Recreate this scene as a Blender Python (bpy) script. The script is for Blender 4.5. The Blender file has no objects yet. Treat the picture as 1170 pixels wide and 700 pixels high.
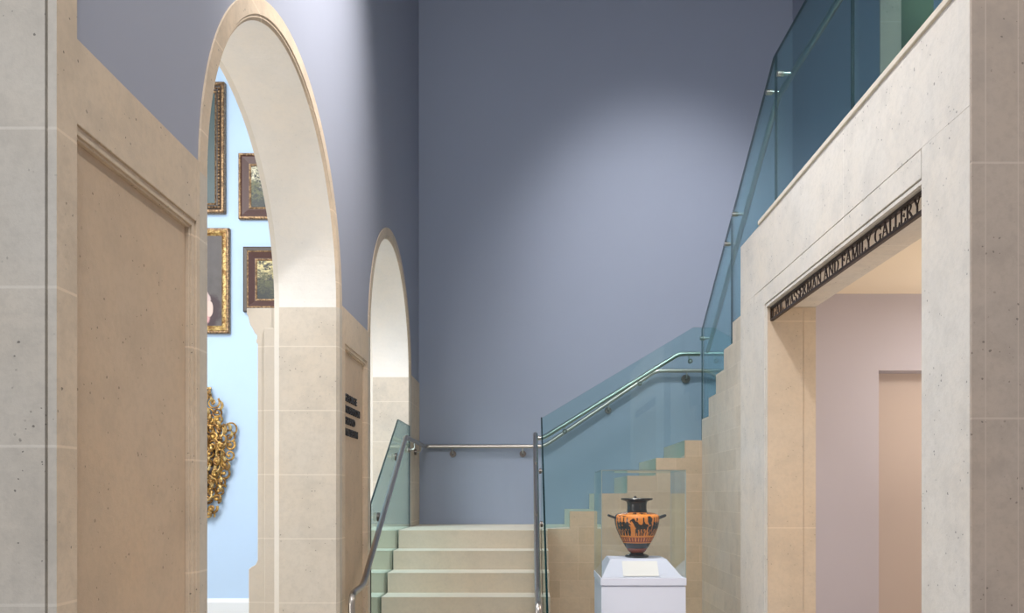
import bpy, math, random
from mathutils import Vector
random.seed(7)
E = 1.596            # eye height above the hall floor
F = 940.0            # focal length in pixels of the 1170 px wide frame
PI = math.pi
scn = bpy.context.scene
COL = scn.collection

# ------------------------------------------------------------------ materials
def lin(c):
    return tuple(((v/255)/12.92 if v/255 <= .04045 else ((v/255+.055)/1.055)**2.4) for v in c) + (1.0,)

class NT:
    def __init__(s, name):
        s.m = bpy.data.materials.new(name); s.m.use_nodes = True
        s.t = s.m.node_tree; s.t.nodes.clear()
        s.out = s.n('ShaderNodeOutputMaterial')
    def n(s, typ, **kw):
        nd = s.t.nodes.new(typ)
        for k, v in kw.items(): setattr(nd, k, v)
        return nd
    def put(s, sock, v):
        if isinstance(v, bpy.types.NodeSocket): s.t.links.new(v, sock)
        else: sock.default_value = v
    def math(s, op, a, b=0.0, c=0.0, clamp=False):
        nd = s.n('ShaderNodeMath', operation=op); nd.use_clamp = clamp
        for i, v in enumerate((a, b, c)): s.put(nd.inputs[i], v)
        return nd.outputs[0]
    def mix(s, fac, a, b, blend='MIX'):
        nd = s.n('ShaderNodeMix', data_type='RGBA', blend_type=blend)
        s.put(nd.inputs[0], fac); s.put(nd.inputs[6], a); s.put(nd.inputs[7], b)
        return nd.outputs[2]
    def noise(s, vec, scale, detail=4, rough=.55):
        nd = s.n('ShaderNodeTexNoise'); s.put(nd.inputs['Vector'], vec)
        nd.inputs['Scale'].default_value = scale; nd.inputs['Detail'].default_value = detail
        nd.inputs['Roughness'].default_value = rough
        return nd.outputs[0]
    def maprange(s, v, a, b, c=0., d=1.):
        nd = s.n('ShaderNodeMapRange'); s.put(nd.inputs[0], v)
        for i, q in enumerate((a, b, c, d)): nd.inputs[i+1].default_value = q
        return nd.outputs[0]
    def bsdf(s, color, rough=.6, metal=0., bump=None, bump_s=.1, spec=.5, bdist=.01):
        b = s.n('ShaderNodeBsdfPrincipled')
        s.put(b.inputs['Base Color'], color); s.put(b.inputs['Roughness'], rough)
        b.inputs['Metallic'].default_value = metal
        b.inputs['Specular IOR Level'].default_value = spec
        if bump is not None:
            bp = s.n('ShaderNodeBump'); bp.inputs['Strength'].default_value = bump_s
            bp.inputs['Distance'].default_value = bdist
            s.put(bp.inputs['Height'], bump); s.put(b.inputs['Normal'], bp.outputs[0])
        s.t.links.new(b.outputs[0], s.out.inputs[0]); return b
    def coord(s, kind='Object'):
        return s.n('ShaderNodeTexCoord').outputs[kind]

def stone(name, col, joints=True, vj=(), var=.10, pit=.5, blocks=None, bw=.34, bh=.16, zoff=0.0, contrast=.10, zs=.3865, z0=E+.116, jw=.0035):
    """limestone: mottled, fine grained, pitted; joints = coursed bed joints by height; blocks = 'x'/'y' small ashlar"""
    t = NT(name); c = t.coord('Object')
    base = lin(col)
    dark = tuple(v*(1-var*2.0) for v in base[:3]) + (1,)
    warm = (base[0]*1.03, base[1]*.985, base[2]*.93, 1)
    n1 = t.noise(c, 1.7, 6); n2 = t.noise(c, 38, 5, .7); n3 = t.noise(c, 7, 5)
    k = t.mix(t.maprange(n1, .35, .68), base, warm)
    k = t.mix(t.math('MULTIPLY', t.maprange(t.noise(c, .9, 5, .65), .42, .66), .35), k, dark)
    k = t.mix(t.math('MULTIPLY', t.maprange(n3, .48, .72), .55), k, dark)
    k = t.mix(t.math('MULTIPLY', t.maprange(n2, .45, .75), .5), k, dark)
    sx = t.n('ShaderNodeSeparateXYZ'); t.put(sx.inputs[0], c)
    if blocks:
        cv = t.n('ShaderNodeCombineXYZ')
        t.put(cv.inputs[0], sx.outputs[0 if blocks == 'x' else 1])
        t.put(cv.inputs[1], t.math('ADD', sx.outputs[2], zoff))
        br = t.n('ShaderNodeTexBrick'); t.put(br.inputs['Vector'], cv.outputs[0])
        br.offset = .37; br.offset_frequency = 2; br.squash = .62; br.squash_frequency = 3
        br.inputs['Color1'].default_value = (1, 1, 1, 1)
        br.inputs['Color2'].default_value = (1-contrast, 1-contrast*1.1, 1-contrast*1.3, 1)
        br.inputs['Mortar'].default_value = (1.06, 1.06, 1.05, 1)
        br.inputs['Scale'].default_value = 1; br.inputs['Mortar Size'].default_value = .0025
        br.inputs['Brick Width'].default_value = bw; br.inputs['Row Height'].default_value = bh
        k = t.mix(1.0, k, br.outputs[0], 'MULTIPLY')
    light = tuple(min(1, v*1.2) for v in base[:3]) + (1,)
    if joints:
        f = t.math('FRACT', t.math('DIVIDE', t.math('SUBTRACT', sx.outputs[2], z0), zs))
        d = t.math('MINIMUM', f, t.math('SUBTRACT', 1.0, f))
        j = t.math('LESS_THAN', d, jw/zs)
        k = t.mix(t.math('MULTIPLY', j, .65), k, light)
    for ax, p in vj:
        j = t.math('LESS_THAN', t.math('ABSOLUTE', t.math('SUBTRACT', sx.outputs[ax], p)), .002)
        k = t.mix(t.math('MULTIPLY', j, .6), k, light)
    vo = t.n('ShaderNodeTexVoronoi'); t.put(vo.inputs['Vector'], c); vo.inputs['Scale'].default_value = 42
    msk = t.maprange(t.noise(c, 7, 3), .50, .56)
    siz = t.maprange(t.noise(c, 60, 2), .38, .70, .0, .24)
    p = t.math('MULTIPLY', t.math('LESS_THAN', vo.outputs['Distance'], siz), msk)
    k = t.mix(t.math('MULTIPLY', p, pit), k, tuple(v*.3 for v in base[:3]) + (1,))
    t.bsdf(k, .62, bump=t.math('SUBTRACT', n2, p), bump_s=.16, spec=.25)
    return t.m

def paint(name, col, rough=.75, var=.03, scale=3):
    t = NT(name); c = t.coord(); b = lin(col)
    k = t.mix(t.noise(c, scale, 3), b, tuple(v*(1-var) for v in b[:3]) + (1,))
    t.bsdf(k, rough, bump=t.noise(c, 350, 2), bump_s=.03, spec=.25)
    return t.m

def metal(name, col, rough=.28, aniso=True):
    t = NT(name); c = t.coord()
    b = lin(col)
    k = t.mix(t.noise(c, 60, 3), b, tuple(v*.86 for v in b[:3]) + (1,))
    t.bsdf(k, t.maprange(t.noise(c, 200, 3), .3, .7, rough*.85, rough*1.2), 1.0)
    return t.m

def glass(name, tint, edge=False):
    """a pane's face: tinted see-through with a Schlick mirror coat"""
    t = NT(name)
    lw = t.n('ShaderNodeLayerWeight'); lw.inputs[0].default_value = .5
    f = t.math('ADD', .04, t.math('MULTIPLY', .92, t.math('POWER', lw.outputs['Facing'], 5.0)))
    tr = t.n('ShaderNodeBsdfTransparent'); tr.inputs[0].default_value = lin(tint)
    gl = t.n('ShaderNodeBsdfGlossy'); gl.inputs['Roughness'].default_value = 0.0
    gl.inputs['Color'].default_value = (.86, .95, .93, 1)
    mx = t.n('ShaderNodeMixShader'); t.put(mx.inputs[0], f)
    t.t.links.new(tr.outputs[0], mx.inputs[1]); t.t.links.new(gl.outputs[0], mx.inputs[2])
    t.t.links.new(mx.outputs[0], t.out.inputs[0])
    return t.m

def landscape(name, sky, leaf, dark, seed):
    t = NT(name); g = t.coord('Generated')
    sx = t.n('ShaderNodeSeparateXYZ'); t.put(sx.inputs[0], g)
    off = t.n('ShaderNodeVectorMath', operation='ADD'); t.put(off.inputs[0], g); off.inputs[1].default_value = (seed, seed*.7, seed*.3)
    n = t.noise(off.outputs[0], 7, 6, .65); n2 = t.noise(off.outputs[0], 22, 5, .7)
    h = t.math('ADD', sx.outputs[2], t.math('MULTIPLY', t.math('SUBTRACT', n, .5), 1.5))
    k = t.mix(t.maprange(h, .50, .74), lin(leaf), lin(sky))
    k = t.mix(t.maprange(t.math('ADD', t.math('MULTIPLY', n2, .8), t.math('MULTIPLY', n, .5)), .60, .72), k, lin(dark))
    k = t.mix(t.maprange(h, .30, .05), k, lin(dark))
    t.bsdf(k, .4, spec=.4)
    return t.m

def portrait(name):
    t = NT(name); g = t.coord('Generated')
    sx = t.n('ShaderNodeSeparateXYZ'); t.put(sx.inputs[0], g)
    n = t.noise(g, 9, 4)
    k = t.mix(n, lin((70, 62, 58)), lin((96, 88, 84)))
    def blob(k, cx, cz, rx, rz, col, w=.5):
        dx = t.math('DIVIDE', t.math('SUBTRACT', sx.outputs[0], cx), rx)
        dz = t.math('DIVIDE', t.math('SUBTRACT', sx.outputs[2], cz), rz)
        r = t.math('ADD', t.math('MULTIPLY', dx, dx), t.math('MULTIPLY', dz, dz))
        r = t.math('ADD', r, t.math('MULTIPLY', t.math('SUBTRACT', n, .5), w*2))
        return t.mix(t.maprange(r, 1.05, .8), k, lin(col))
    k = blob(k, .62, .16, .40, .26, (58, 36, 38))
    k = blob(k, .60, .10, .24, .20, (206, 150, 146))
    k = blob(k, .74, .30, .12, .10, (196, 170, 160))
    k = blob(k, .84, .19, .05, .09, (214, 184, 168), .3)
    k = blob(k, .47, .46, .17, .22, (92, 52, 52), .7)
    k = blob(k, .46, .70, .085, .15, (60, 42, 36), .5)
    k = blob(k, .465, .68, .05, .095, (190, 152, 132), .25)
    t.bsdf(k, .4, spec=.4)
    return t.m

def gilt(name, hi, lo, scale=30):
    t = NT(name); c = t.coord()
    n = t.noise(c, scale, 4)
    k = t.mix(t.maprange(n, .42, .62), lin(lo), lin(hi))
    t.bsdf(k, .42, .45, bump=n, bump_s=.15)
    return t.m

def plain(name, col, rough=.5, metal_=0., spec=.5, var=.08, scale=25):
    t = NT(name); c = t.coord(); b = lin(col)
    k = t.mix(t.noise(c, scale, 4), b, tuple(v*(1-var) for v in b[:3]) + (1,))
    t.bsdf(k, rough, metal_, spec=spec)
    return t.m

M = {}
S0 = (214, 199, 180)
M['stone_front'] = stone('stone_front', (206, 202, 194), pit=.9, var=.13)  # same stone as stone_left; the cool frontal light is put into this colour
M['stone_left'] = stone('stone_left', (215, 198, 177), pit=.9, var=.13)  # one stone with stone_front; warm side light mixed into the tone
M['stone_panel'] = stone('stone_panel', (204, 182, 158), joints=False, pit=.7, var=.10)
M['stone_jamb'] = stone('stone_jamb', (206, 198, 186), pit=.6, var=.11)
M['stone_arch'] = stone('stone_arch', (233, 231, 227), joints=False, pit=.12, var=.04)
M['stone_white'] = stone('stone_white', (220, 215, 206), joints=False, pit=.0, var=.03)
M['stone_impost'] = stone('stone_impost', (200, 192, 180), pit=.15, var=.05, z0=E+.504)
M['stone_portal'] = stone('stone_portal', (222, 218, 211), joints=False, vj=((1, 3.9),), pit=.8, var=.11)
M['stone_reveal'] = stone('stone_reveal', (204, 188, 168), pit=.4, z0=E+1.086, zs=1.3)
M['stone_pier'] = stone('stone_pier', (186, 172, 160), vj=((0, 1.535), (0, 1.645)), pit=.7, z0=E+.254, zs=.86, var=.13)
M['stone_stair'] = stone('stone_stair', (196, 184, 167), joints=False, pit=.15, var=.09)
M['stone_tread'] = stone('stone_tread', (216, 209, 195), joints=False, pit=.12, var=.05)  # stair stone lightened to carry the light from above on the treads
M['stone_block_x'] = stone('stone_block_x', (204, 187, 165), joints=False, blocks='x', bw=.44, zoff=-.016, pit=.3, contrast=.13)
M['stone_block_y'] = stone('stone_block_y', (218, 210, 197), joints=False, blocks='y', bw=.62, zoff=-.016, pit=.3, contrast=.10)
M['floor_stone'] = stone('floor_stone', (178, 166, 150), joints=False, pit=.2)
M['blue_paint'] = paint('blue_paint', (150, 159, 178))
M['blue_paint_lit'] = paint('blue_paint_lit', (160, 164, 178))  # same paint as blue_paint, paler copy with the wall's light in its colour
M['gallery_blue'] = paint('gallery_blue', (192, 214, 236))
M['white_paint'] = paint('white_paint', (236, 236, 234), .5)
M['lavender_paint'] = paint('lavender_paint', (188, 184, 194))
M['tan_paint'] = paint('tan_paint', (192, 178, 170))
M['cream_paint'] = paint('cream_paint', (242, 230, 210))
M['ceiling_paint'] = paint('ceiling_paint', (96, 96, 104))
M['green_paint'] = paint('green_paint', (104, 114, 92))
M['steel'] = metal('steel', (192, 186, 180), .31)
M['steel_dark'] = metal('steel_dark', (120, 112, 108), .35)
M['bronze'] = plain('bronze', (62, 50, 44), .42, .55)
M['letter_black'] = plain('letter_black', (48, 44, 42), .5)
M['glass_teal'] = glass('glass_teal', (233, 247, 247))
M['glass_deep'] = glass('glass_deep', (214, 238, 241))
M['glass_clear'] = glass('glass_clear', (252, 253, 253))
M['glass_edge'] = plain('glass_edge', (8, 48, 52), .25, spec=.5)
M['glass_edge_pale'] = plain('glass_edge_pale', (172, 182, 180), .15, spec=.8)
M['plinth_white'] = paint('plinth_white', (208, 213, 230), .55)
M['card_white'] = plain('card_white', (232, 231, 230), .7)
M['gold'] = gilt('gold', (214, 170, 92), (122, 84, 40), 14)
M['gold_pale'] = gilt('gold_pale', (222, 190, 122), (148, 108, 58), 20)
M['gold_dull'] = gilt('gold_dull', (170, 136, 96), (98, 72, 48), 40)
M['wood_brown'] = plain('wood_brown', (88, 56, 47), .35, var=.35)
M['wood_dark'] = plain('wood_dark', (70, 56, 44), .4, var=.3)
M['canvas_dark'] = plain('canvas_dark', (70, 88, 86), .4, var=.3, scale=4)
M['canvas_land'] = landscape('canvas_land', (214, 204, 170), (92, 92, 54), (34, 38, 30), 2.3)
M['canvas_wood'] = landscape('canvas_wood', (206, 186, 126), (76, 74, 38), (26, 28, 22), 5.1)
M['canvas_figure'] = portrait('canvas_figure')
M['vase_orange'] = plain('vase_orange', (230, 140, 60), .22, spec=.6, var=.18, scale=18)
M['vase_black'] = plain('vase_black', (34, 28, 26), .2, spec=.7, var=.3)
M['vase_red'] = plain('vase_red', (140, 62, 34), .25, spec=.6, var=.2)

# ------------------------------------------------------------------ mesh builder
class MB:
    def __init__(s): s.v = []; s.f = []; s.mi = []
    def add(s, vs, fs, mi=0):
        o = len(s.v); s.v += [tuple(v) for v in vs]
        for k, f in enumerate(fs):
            s.f.append(tuple(i+o for i in f)); s.mi.append(mi[k] if isinstance(mi, (list, tuple)) else mi)
        return s
    def box(s, x0, x1, y0, y1, z0, z1, mi=0):
        x0, x1 = sorted((x0, x1)); y0, y1 = sorted((y0, y1)); z0, z1 = sorted((z0, z1))
        vs = [(x, y, z) for z in (z0, z1) for y in (y0, y1) for x in (x0, x1)]
        return s.add(vs, [(0, 2, 3, 1), (4, 5, 7, 6), (0, 1, 5, 4), (2, 6, 7, 3), (0, 4, 6, 2), (1, 3, 7, 5)], mi)
    def prism(s, poly, axis, a, b, mi=0, capmi=None):
        """extrude a 2D polygon along an axis: axis 'x' -> poly is (y,z); 'y' -> (x,z); 'z' -> (x,y)"""
        def mk(p, h):
            return (h, p[0], p[1]) if axis == 'x' else (p[0], h, p[1]) if axis == 'y' else (p[0], p[1], h)
        n = len(poly); vs = [mk(p, a) for p in poly] + [mk(p, b) for p in poly]
        fs = [tuple(range(n)), tuple(range(2*n-1, n-1, -1))] + [(i, i+n, (i+1) % n+n, (i+1) % n) for i in range(n)]
        cm = mi if capmi is None else capmi
        return s.add(vs, fs, [cm, cm]+[mi]*n)
    def tube(s, pts, r, n=12, mi=0, caps=True):
        pts = [Vector(p) for p in pts]; rings = []; up = None
        for i, p in enumerate(pts):
            t = (pts[min(i+1, len(pts)-1)]-pts[max(i-1, 0)]).normalized()
            if up is None:
                up = Vector((0, 0, 1)) if abs(t.z) < .9 else Vector((1, 0, 0))
            a = (up-t*up.dot(t))
            if a.length < 1e-5: a = t.orthogonal()
            a.normalize(); b = t.cross(a); up = a
            rr = r[i] if isinstance(r, (list, tuple)) else r
            rings.append([p+(a*math.cos(2*PI*k/n)+b*math.sin(2*PI*k/n))*rr for k in range(n)])
        vs = [q for R in rings for q in R]; fs = []
        for i in range(len(rings)-1):
            for k in range(n):
                fs.append((i*n+k, i*n+(k+1) % n, (i+1)*n+(k+1) % n, (i+1)*n+k))
        if caps:
            fs.append(tuple(range(n-1, -1, -1))); fs.append(tuple((len(rings)-1)*n+k for k in range(n)))
        return s.add(vs, fs, mi)
    def ball(s, c, r, n=8, m=6, mi=0, sc=(1, 1, 1)):
        vs = [(c[0], c[1], c[2]-r*sc[2])]
        for j in range(1, m):
            a = -PI/2+PI*j/m
            vs += [(c[0]+r*sc[0]*math.cos(a)*math.cos(2*PI*k/n), c[1]+r*sc[1]*math.cos(a)*math.sin(2*PI*k/n), c[2]+r*sc[2]*math.sin(a)) for k in range(n)]
        vs.append((c[0], c[1], c[2]+r*sc[2])); fs = []
        for k in range(n): fs.append((0, 1+(k+1) % n, 1+k))
        for j in range(m-2):
            for k in range(n): fs.append((1+j*n+k, 1+j*n+(k+1) % n, 1+(j+1)*n+(k+1) % n, 1+(j+1)*n+k))
        L = len(vs)-1
        for k in range(n): fs.append((1+(m-2)*n+k, 1+(m-2)*n+(k+1) % n, L))
        return s.add(vs, fs, mi)
    def lathe(s, prof, n=48, c=(0, 0), mi=0, matf=None):
        vs = []; fs = []; ms = []
        for (r, z) in prof:
            vs += [(c[0]+r*math.cos(2*PI*k/n), c[1]+r*math.sin(2*PI*k/n), z) for k in range(n)]
        for i in range(len(prof)-1):
            for k in range(n):
                fs.append((i*n+k, i*n+(k+1) % n, (i+1)*n+(k+1) % n, (i+1)*n+k))
                ms.append(matf(2*PI*(k+.5)/n, (prof[i][1]+prof[i+1][1])/2) if matf else mi)
        fs.append(tuple(range(n-1, -1, -1))); ms.append(ms[0])
        fs.append(tuple((len(prof)-1)*n+k for k in range(n))); ms.append(ms[-2])
        return s.add(vs, fs, ms)
    def build(s, name, mats, parent=None, bevel=0, smooth=False, loc=(0, 0, 0), kind=None):
        me = bpy.data.meshes.new(name); me.from_pydata(s.v, [], s.f); me.update()
        if not isinstance(mats, (list, tuple)): mats = [mats]
        for m in mats: me.materials.append(m)
        me.polygons.foreach_set('material_index', s.mi)
        if smooth: me.polygons.foreach_set('use_smooth', [True]*len(s.f))
        import bmesh
        bm = bmesh.new(); bm.from_mesh(me); bmesh.ops.recalc_face_normals(bm, faces=bm.faces); bm.to_mesh(me); bm.free()
        if smooth: me.set_sharp_from_angle(angle=math.radians(40))
        o = bpy.data.objects.new(name, me); COL.objects.link(o); o.location = loc
        if parent: o.parent = parent
        if bevel:
            md = o.modifiers.new('edge', 'BEVEL'); md.width = bevel; md.segments = 2; md.limit_method = 'ANGLE'
        if kind: o['kind'] = kind
        return o

def fillet(pts, r, n=6):
    pts = [Vector(p) for p in pts]; out = [pts[0]]
    for i in range(1, len(pts)-1):
        a = pts[i-1]-pts[i]; b = pts[i+1]-pts[i]
        q = min(r, a.length*.45, b.length*.45)
        p0 = pts[i]+a.normalized()*q; p1 = pts[i]+b.normalized()*q
        for k in range(n+1):
            t = k/n
            out.append(p0*(1-t)**2+pts[i]*2*t*(1-t)+p1*t*t)
    out.append(pts[-1]); return out

def thing(name, label, cat, loc=(0, 0, 0), group=None):
    o = bpy.data.objects.new(name, None); COL.objects.link(o); o.location = loc
    o['label'] = label; o['category'] = cat
    if group: o['group'] = group
    return o
def tag(o, label, cat, group=None):
    o['label'] = label; o['category'] = cat
    if group: o['group'] = group
    return o
ST = 'structure'

# ------------------------------------------------------------------ the setting
XL = -1.15; T = .36; XLB = XL-T
ZS = E+1.157                    # top of the stone dado
ZSP = E+1.125                   # springing of the arches
A1 = (3.96, 1.0); A2 = (6.95, .98)    # (centre, radius) of the two arches along the left wall
RW = .09
YB = 8.6                        # blue wall behind the landing
CEIL = 7.4

MB().box(-8.2, 6.2, -5, 12, -.2, 0).build('floor', M['floor_stone'], kind=ST)
MB().box(-1.6, 3.2, -1.0, 8.8, CEIL, CEIL+.2).build('ceiling', M['ceiling_paint'], kind=ST)
MB().box(-1.51, 3.0, YB, YB+.2, 0, CEIL).build('wall_back', M['blue_paint'], kind=ST)

# left wall: plaster above, cut by the arches
def strip_wall(ys, zlo, zhi, x0, x1):
    m = MB(); n = len(ys); vs = []
    for y in ys:
        a = zlo(y)
        vs += [(x1, y, a), (x1, y, zhi), (x0, y, a), (x0, y, zhi)]
    fs = []
    for i in range(n-1):
        a = 4*i; b = a+4
        fs += [(a, b, b+1, a+1), (a+2, a+3, b+3, b+2), (a, a+2, b+2, b), (a+1, b+1, b+3, a+3)]
    fs += [(0, 1, 3, 2), (4*n-4, 4*n-2, 4*n-1, 4*n-3)]
    return m.add(vs, fs)
ys = set([2.087, YB])
for (c, r) in (A1, A2):
    ro = r+RW
    for k in range(81):
        ys.add(round(c-ro*math.cos(PI*k/80), 5))
def zlo(y):
    z = ZS
    for (c, r) in (A1, A2):
        d = (r+RW)**2-(y-c)**2
        if d > 0: z = max(z, ZSP+math.sqrt(d))
    return z
strip_wall(sorted(ys), zlo, CEIL, XLB, XL-.007).build('wall_left', M['blue_paint_lit'], kind=ST)

def recess_pier(y0, y1, p0, p1, zt, zb=.32, ztop=ZS):
    """stone pier face with a stepped sunk panel"""
    m = MB()
    m.box(XLB, XL-.028, y0, y1, 0, ztop)
    g = .03
    def rim(a0, a1, b0, b1, i0, i1, j0, j1, x):
        m.box(XL-.028, x, a0, i0, b0, b1); m.box(XL-.028, x, i1, a1, b0, b1)
        m.box(XL-.028, x, i0, i1, b0, j0); m.box(XL-.028, x, i0, i1, j1, b1)
    rim(y0, y1, 0, ztop, p0-g, p1+g, zb-g, zt+g, XL)
    rim(p0-g, p1+g, zb-g, zt+g, p0-.008, p1+.008, zb-.008, zt+.008, XL-.007)
    rim(p0-.008, p1+.008, zb-.008, zt+.008, p0, p1, zb, zt, XL-.014)
    m.box(XL-.03, XL-.0275, p0, p1, zb, zt, 1)
    return m
recess_pier(2.0872, A1[0]-A1[1]-RW, 2.111, 2.812, E+.911).build('trim_1', [M['stone_left'], M['stone_panel']], kind=ST, bevel=.002)
recess_pier(A1[0]+A1[1]+RW, A2[0]-A2[1]-RW, 5.165, 5.80, E+.907).build('trim_2', [M['stone_left'], M['stone_panel']], kind=ST, bevel=.002)
MB().box(XLB, XL, A2[0]+A2[1]+RW, YB, 0, ZS).build('trim_3', M['stone_left'], kind=ST, bevel=.002)

def sweep_arch(prof, c, r, z0, mats_by):
    """sweep a (x, offset) profile up one jamb, round the arch and down the other"""
    path = [(c-r, z0, -1, 0), (c-r, ZSP, -1, 0)]
    N = 64
    for k in range(1, N):
        a = PI-PI*k/N
        path.append((c+r*math.cos(a), ZSP+r*math.sin(a), math.cos(a), math.sin(a)))
    path += [(c+r, ZSP, 1, 0), (c+r, z0, 1, 0)]
    n = len(prof); vs = []; fs = []; mi = []
    for (y, z, ny, nz) in path:
        vs += [(x, y+ny*o, z+nz*o) for (x, o) in prof]
    for i in range(len(path)-1):
        for k in range(n):
            fs.append((i*n+k, i*n+(k+1) % n, (i+1)*n+(k+1) % n, (i+1)*n+k))
            mi.append(0 if i in (0, len(path)-2) else mats_by(k))
    fs += [tuple(range(n)), tuple((len(path)-1)*n+k for k in range(n))]; mi += [0, 0]
    return MB().add(vs, fs, mi)
prof = [(XL, RW), (XL, .024), (XL-.006, .018), (XL-.006, .012), (XL-.016, 0), (XLB, 0), (XLB, RW)]
for i, (c, r) in enumerate((A1, A2)):
    o = sweep_arch(prof, c, r, 0, lambda k: 1 if k in (4,) else 2)
    o.build('trim_%d' % (4+i), [M['stone_jamb'], M['stone_arch'], M['stone_left']], kind=ST)
    o = sweep_arch([(XLB, 0), (XLB-.03, .004), (XLB-.035, .03), (XLB-.02, .09), (XLB, .1)], c, r, 0, lambda k: 0)
    o.build('trim_%d' % (6+i), M['stone_white'], kind=ST)
# impost pilasters on the far side of the first arch
def pilaster(y0, y1):
    m = MB(); x = XLB-.03
    zc = E+1.124
    cap = [(x, zc), (-1.712, zc), (-1.712, zc-.035), (-1.704, zc-.05), (-1.692, zc-.10), (-1.676, zc-.125), (-1.664, zc-.15),
           (-1.650, zc-.165), (-1.650, zc-.185), (-1.655, zc-.19), (-1.655, zc-.21), (-1.646, zc-.215)]
    base = [(-1.646, E-.40), (-1.652, E-.415), (-1.66, E-.43), (-1.68, E-.44), (-1.70, E-.455), (-1.70, 0), (x, 0)]
    m.prism(cap+base, 'y', y0, y1)
    return m
yj = A1[0]+A1[1]
pilaster(yj+.02, yj+.32).build('trim_8', M['stone_impost'], kind=ST, bevel=.003)
MB().box(-1.60, XLB-.02, yj+.004, yj+.018, 0, E+1.0).build('trim_9', M['stone_impost'], kind=ST, bevel=.003)

# near stone front on the left, groove near its corner
m = MB()
m.box(-8.2, -1.178, 2.0, 2.09, 0, 5.0); m.box(-1.1705, XL+.0006, 2.0, 2.09, 0, 5.0, [0, 0, 0, 0, 0, 1]); m.box(-1.178, -1.1705, 2.012, 2.09, 0, 5.0)  # side face of the corner takes the warm-lit copy of the stone
m.box(-8.2, XLB, 2.09, 2.36, 0, 5.0)
m.box(-8.2, XL, 2.0, 2.09, 5.0, CEIL)
m.box(-8.2, XLB, 2.09, 2.36, 5.0, 9.0)
m.build('wall_front', [M['stone_front'], M['stone_left']], kind=ST)

# picture gallery beyond the arches
MB().box(-8.2, XLB, 11, 11.2, 0, 9.0).build('wall_gallery', M['gallery_blue'], kind=ST)
MB().box(-8.4, -8.2, 2.0, 11.2, 0, 9.0).build('wall_outer', M['gallery_blue'], kind=ST)
MB().box(XLB, XLB+.1, YB+.2, 11.2, 0, 9.0).build('wall_inner', M['gallery_blue'], kind=ST)
MB().box(-8.2, XLB, 2.0, 11.2, 9.0, 9.1).build('ceiling_gallery', M['white_paint'], kind=ST)
m = MB(); m.prism([(10.945, 0), (11, 0), (11, .20), (10.985, .20), (10.975, .175), (10.96, .165), (10.945, .15)], 'x', -8.2, XLB)
m.build('baseboard_gallery', M['white_paint'], kind=ST)

# right side: portal wall (stone), with a tall opening into a room under the upper floor
XP = 1.50; YPN = 2.781; YPF = 5.80; YO0 = 3.14; YO1 = 5.184; ZO = E+1.176; ZPT = E+1.738; XI = 1.803
m = MB()
m.box(XP, XI, YPN, YO0, 0, ZO); m.box(XP, XI, YO1, YPF, 0, ZO)
# lintel + face built with a shallow sunk architrave (outer groove) round the opening
m.box(XP, XI, YPN, YPF, ZO, ZPT)
m.build('wall_right', [M['stone_portal']], kind=ST, bevel=.003)
def face_ledge(ya, yb, za, zb, t0):     # raised skin pieces leave thin grooves between them
    return (XP-t0, XP, ya, yb, za, zb)
m = MB()
g = .004; t0 = .012
zg = E+1.308; yg = 5.444; zb2 = E+1.196; yb2 = 5.204
m.box(XP-t0, XP, YPN, YPF, zg+g, ZPT)                       # above the groove
m.box(XP-t0, XP, yg+g, YPF, 0, zg+g)                        # far strip
m.box(XP-t0, XP, yb2+.006, yg, 0, zg)                       # architrave, far jamb
m.box(XP-t0, XP, 3.128, yb2+.006, zb2+.004, zg)             # architrave, head
m.box(XP-t0, XP, YPN, 3.124, 0, zg+g)                       # near pier
m.box(XP-t0*.6, XP, 3.128, yb2-.004, ZO+.002, zb2)          # bead over the sign
m.box(XP-t0*.6, XP, YO1+.002, yb2-.004, 0, ZO+.002)
m.build('trim_10', M['stone_portal'], kind=ST, bevel=.0015)
m = MB(); m.box(XP-.022, XI, YPN+.0, 5.33, ZPT, ZPT+.028)
m.build('trim_11', M['stone_tread'], kind=ST, bevel=.004)
m = MB(); m.box(XP-t0, 5.2, YPN-.012, YPN-.001, 0, ZPT+.028)
m.build('trim_12', M['stone_pier'], kind=ST, bevel=.002)
MB().box(XI, 5.2, YPN, YO0, 0, ZPT).build('wall_pier', M['stone_pier'], kind=ST)
# reveal stones of the opening: two planes
m = MB(); m.box(XP, 1.722, YO1-.006, YO1-.0005, 0, ZO-.002); m.box(1.726, XI, YO1-.003, YO1-.0005, 0, ZO-.002)
m.build('trim_13', M['stone_reveal'], kind=ST)
# room beyond
YG = 5.70; ZG = E+1.385
m = MB(); m.prism([(XI, 0), (2.42, 0), (2.42, E+.855), (5.2, E+.855), (5.2, ZG), (XI, ZG)], 'y', YG, YG+.12); m.box(2.42, 5.2, YG+.12, YG+.15, E+.855, E+.88); m.box(3.6, 5.2, YG, YG+.12, 0, E+.855)
m.build('wall_far', M['lavender_paint'], kind=ST)
MB().box(2.3, 3.8, YG+.15, YG+.23, 0, E+.88).build('wall_niche', M['tan_paint'], kind=ST)
MB().box(XI, 5.2, YO0, YG+.12, ZG, ZG+.008).build('ceiling_room', M['cream_paint'], kind=ST)
MB().box(5.2, 5.3, YPN, YG+.5, 0, ZG).build('wall_east', M['lavender_paint'], kind=ST)

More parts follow.
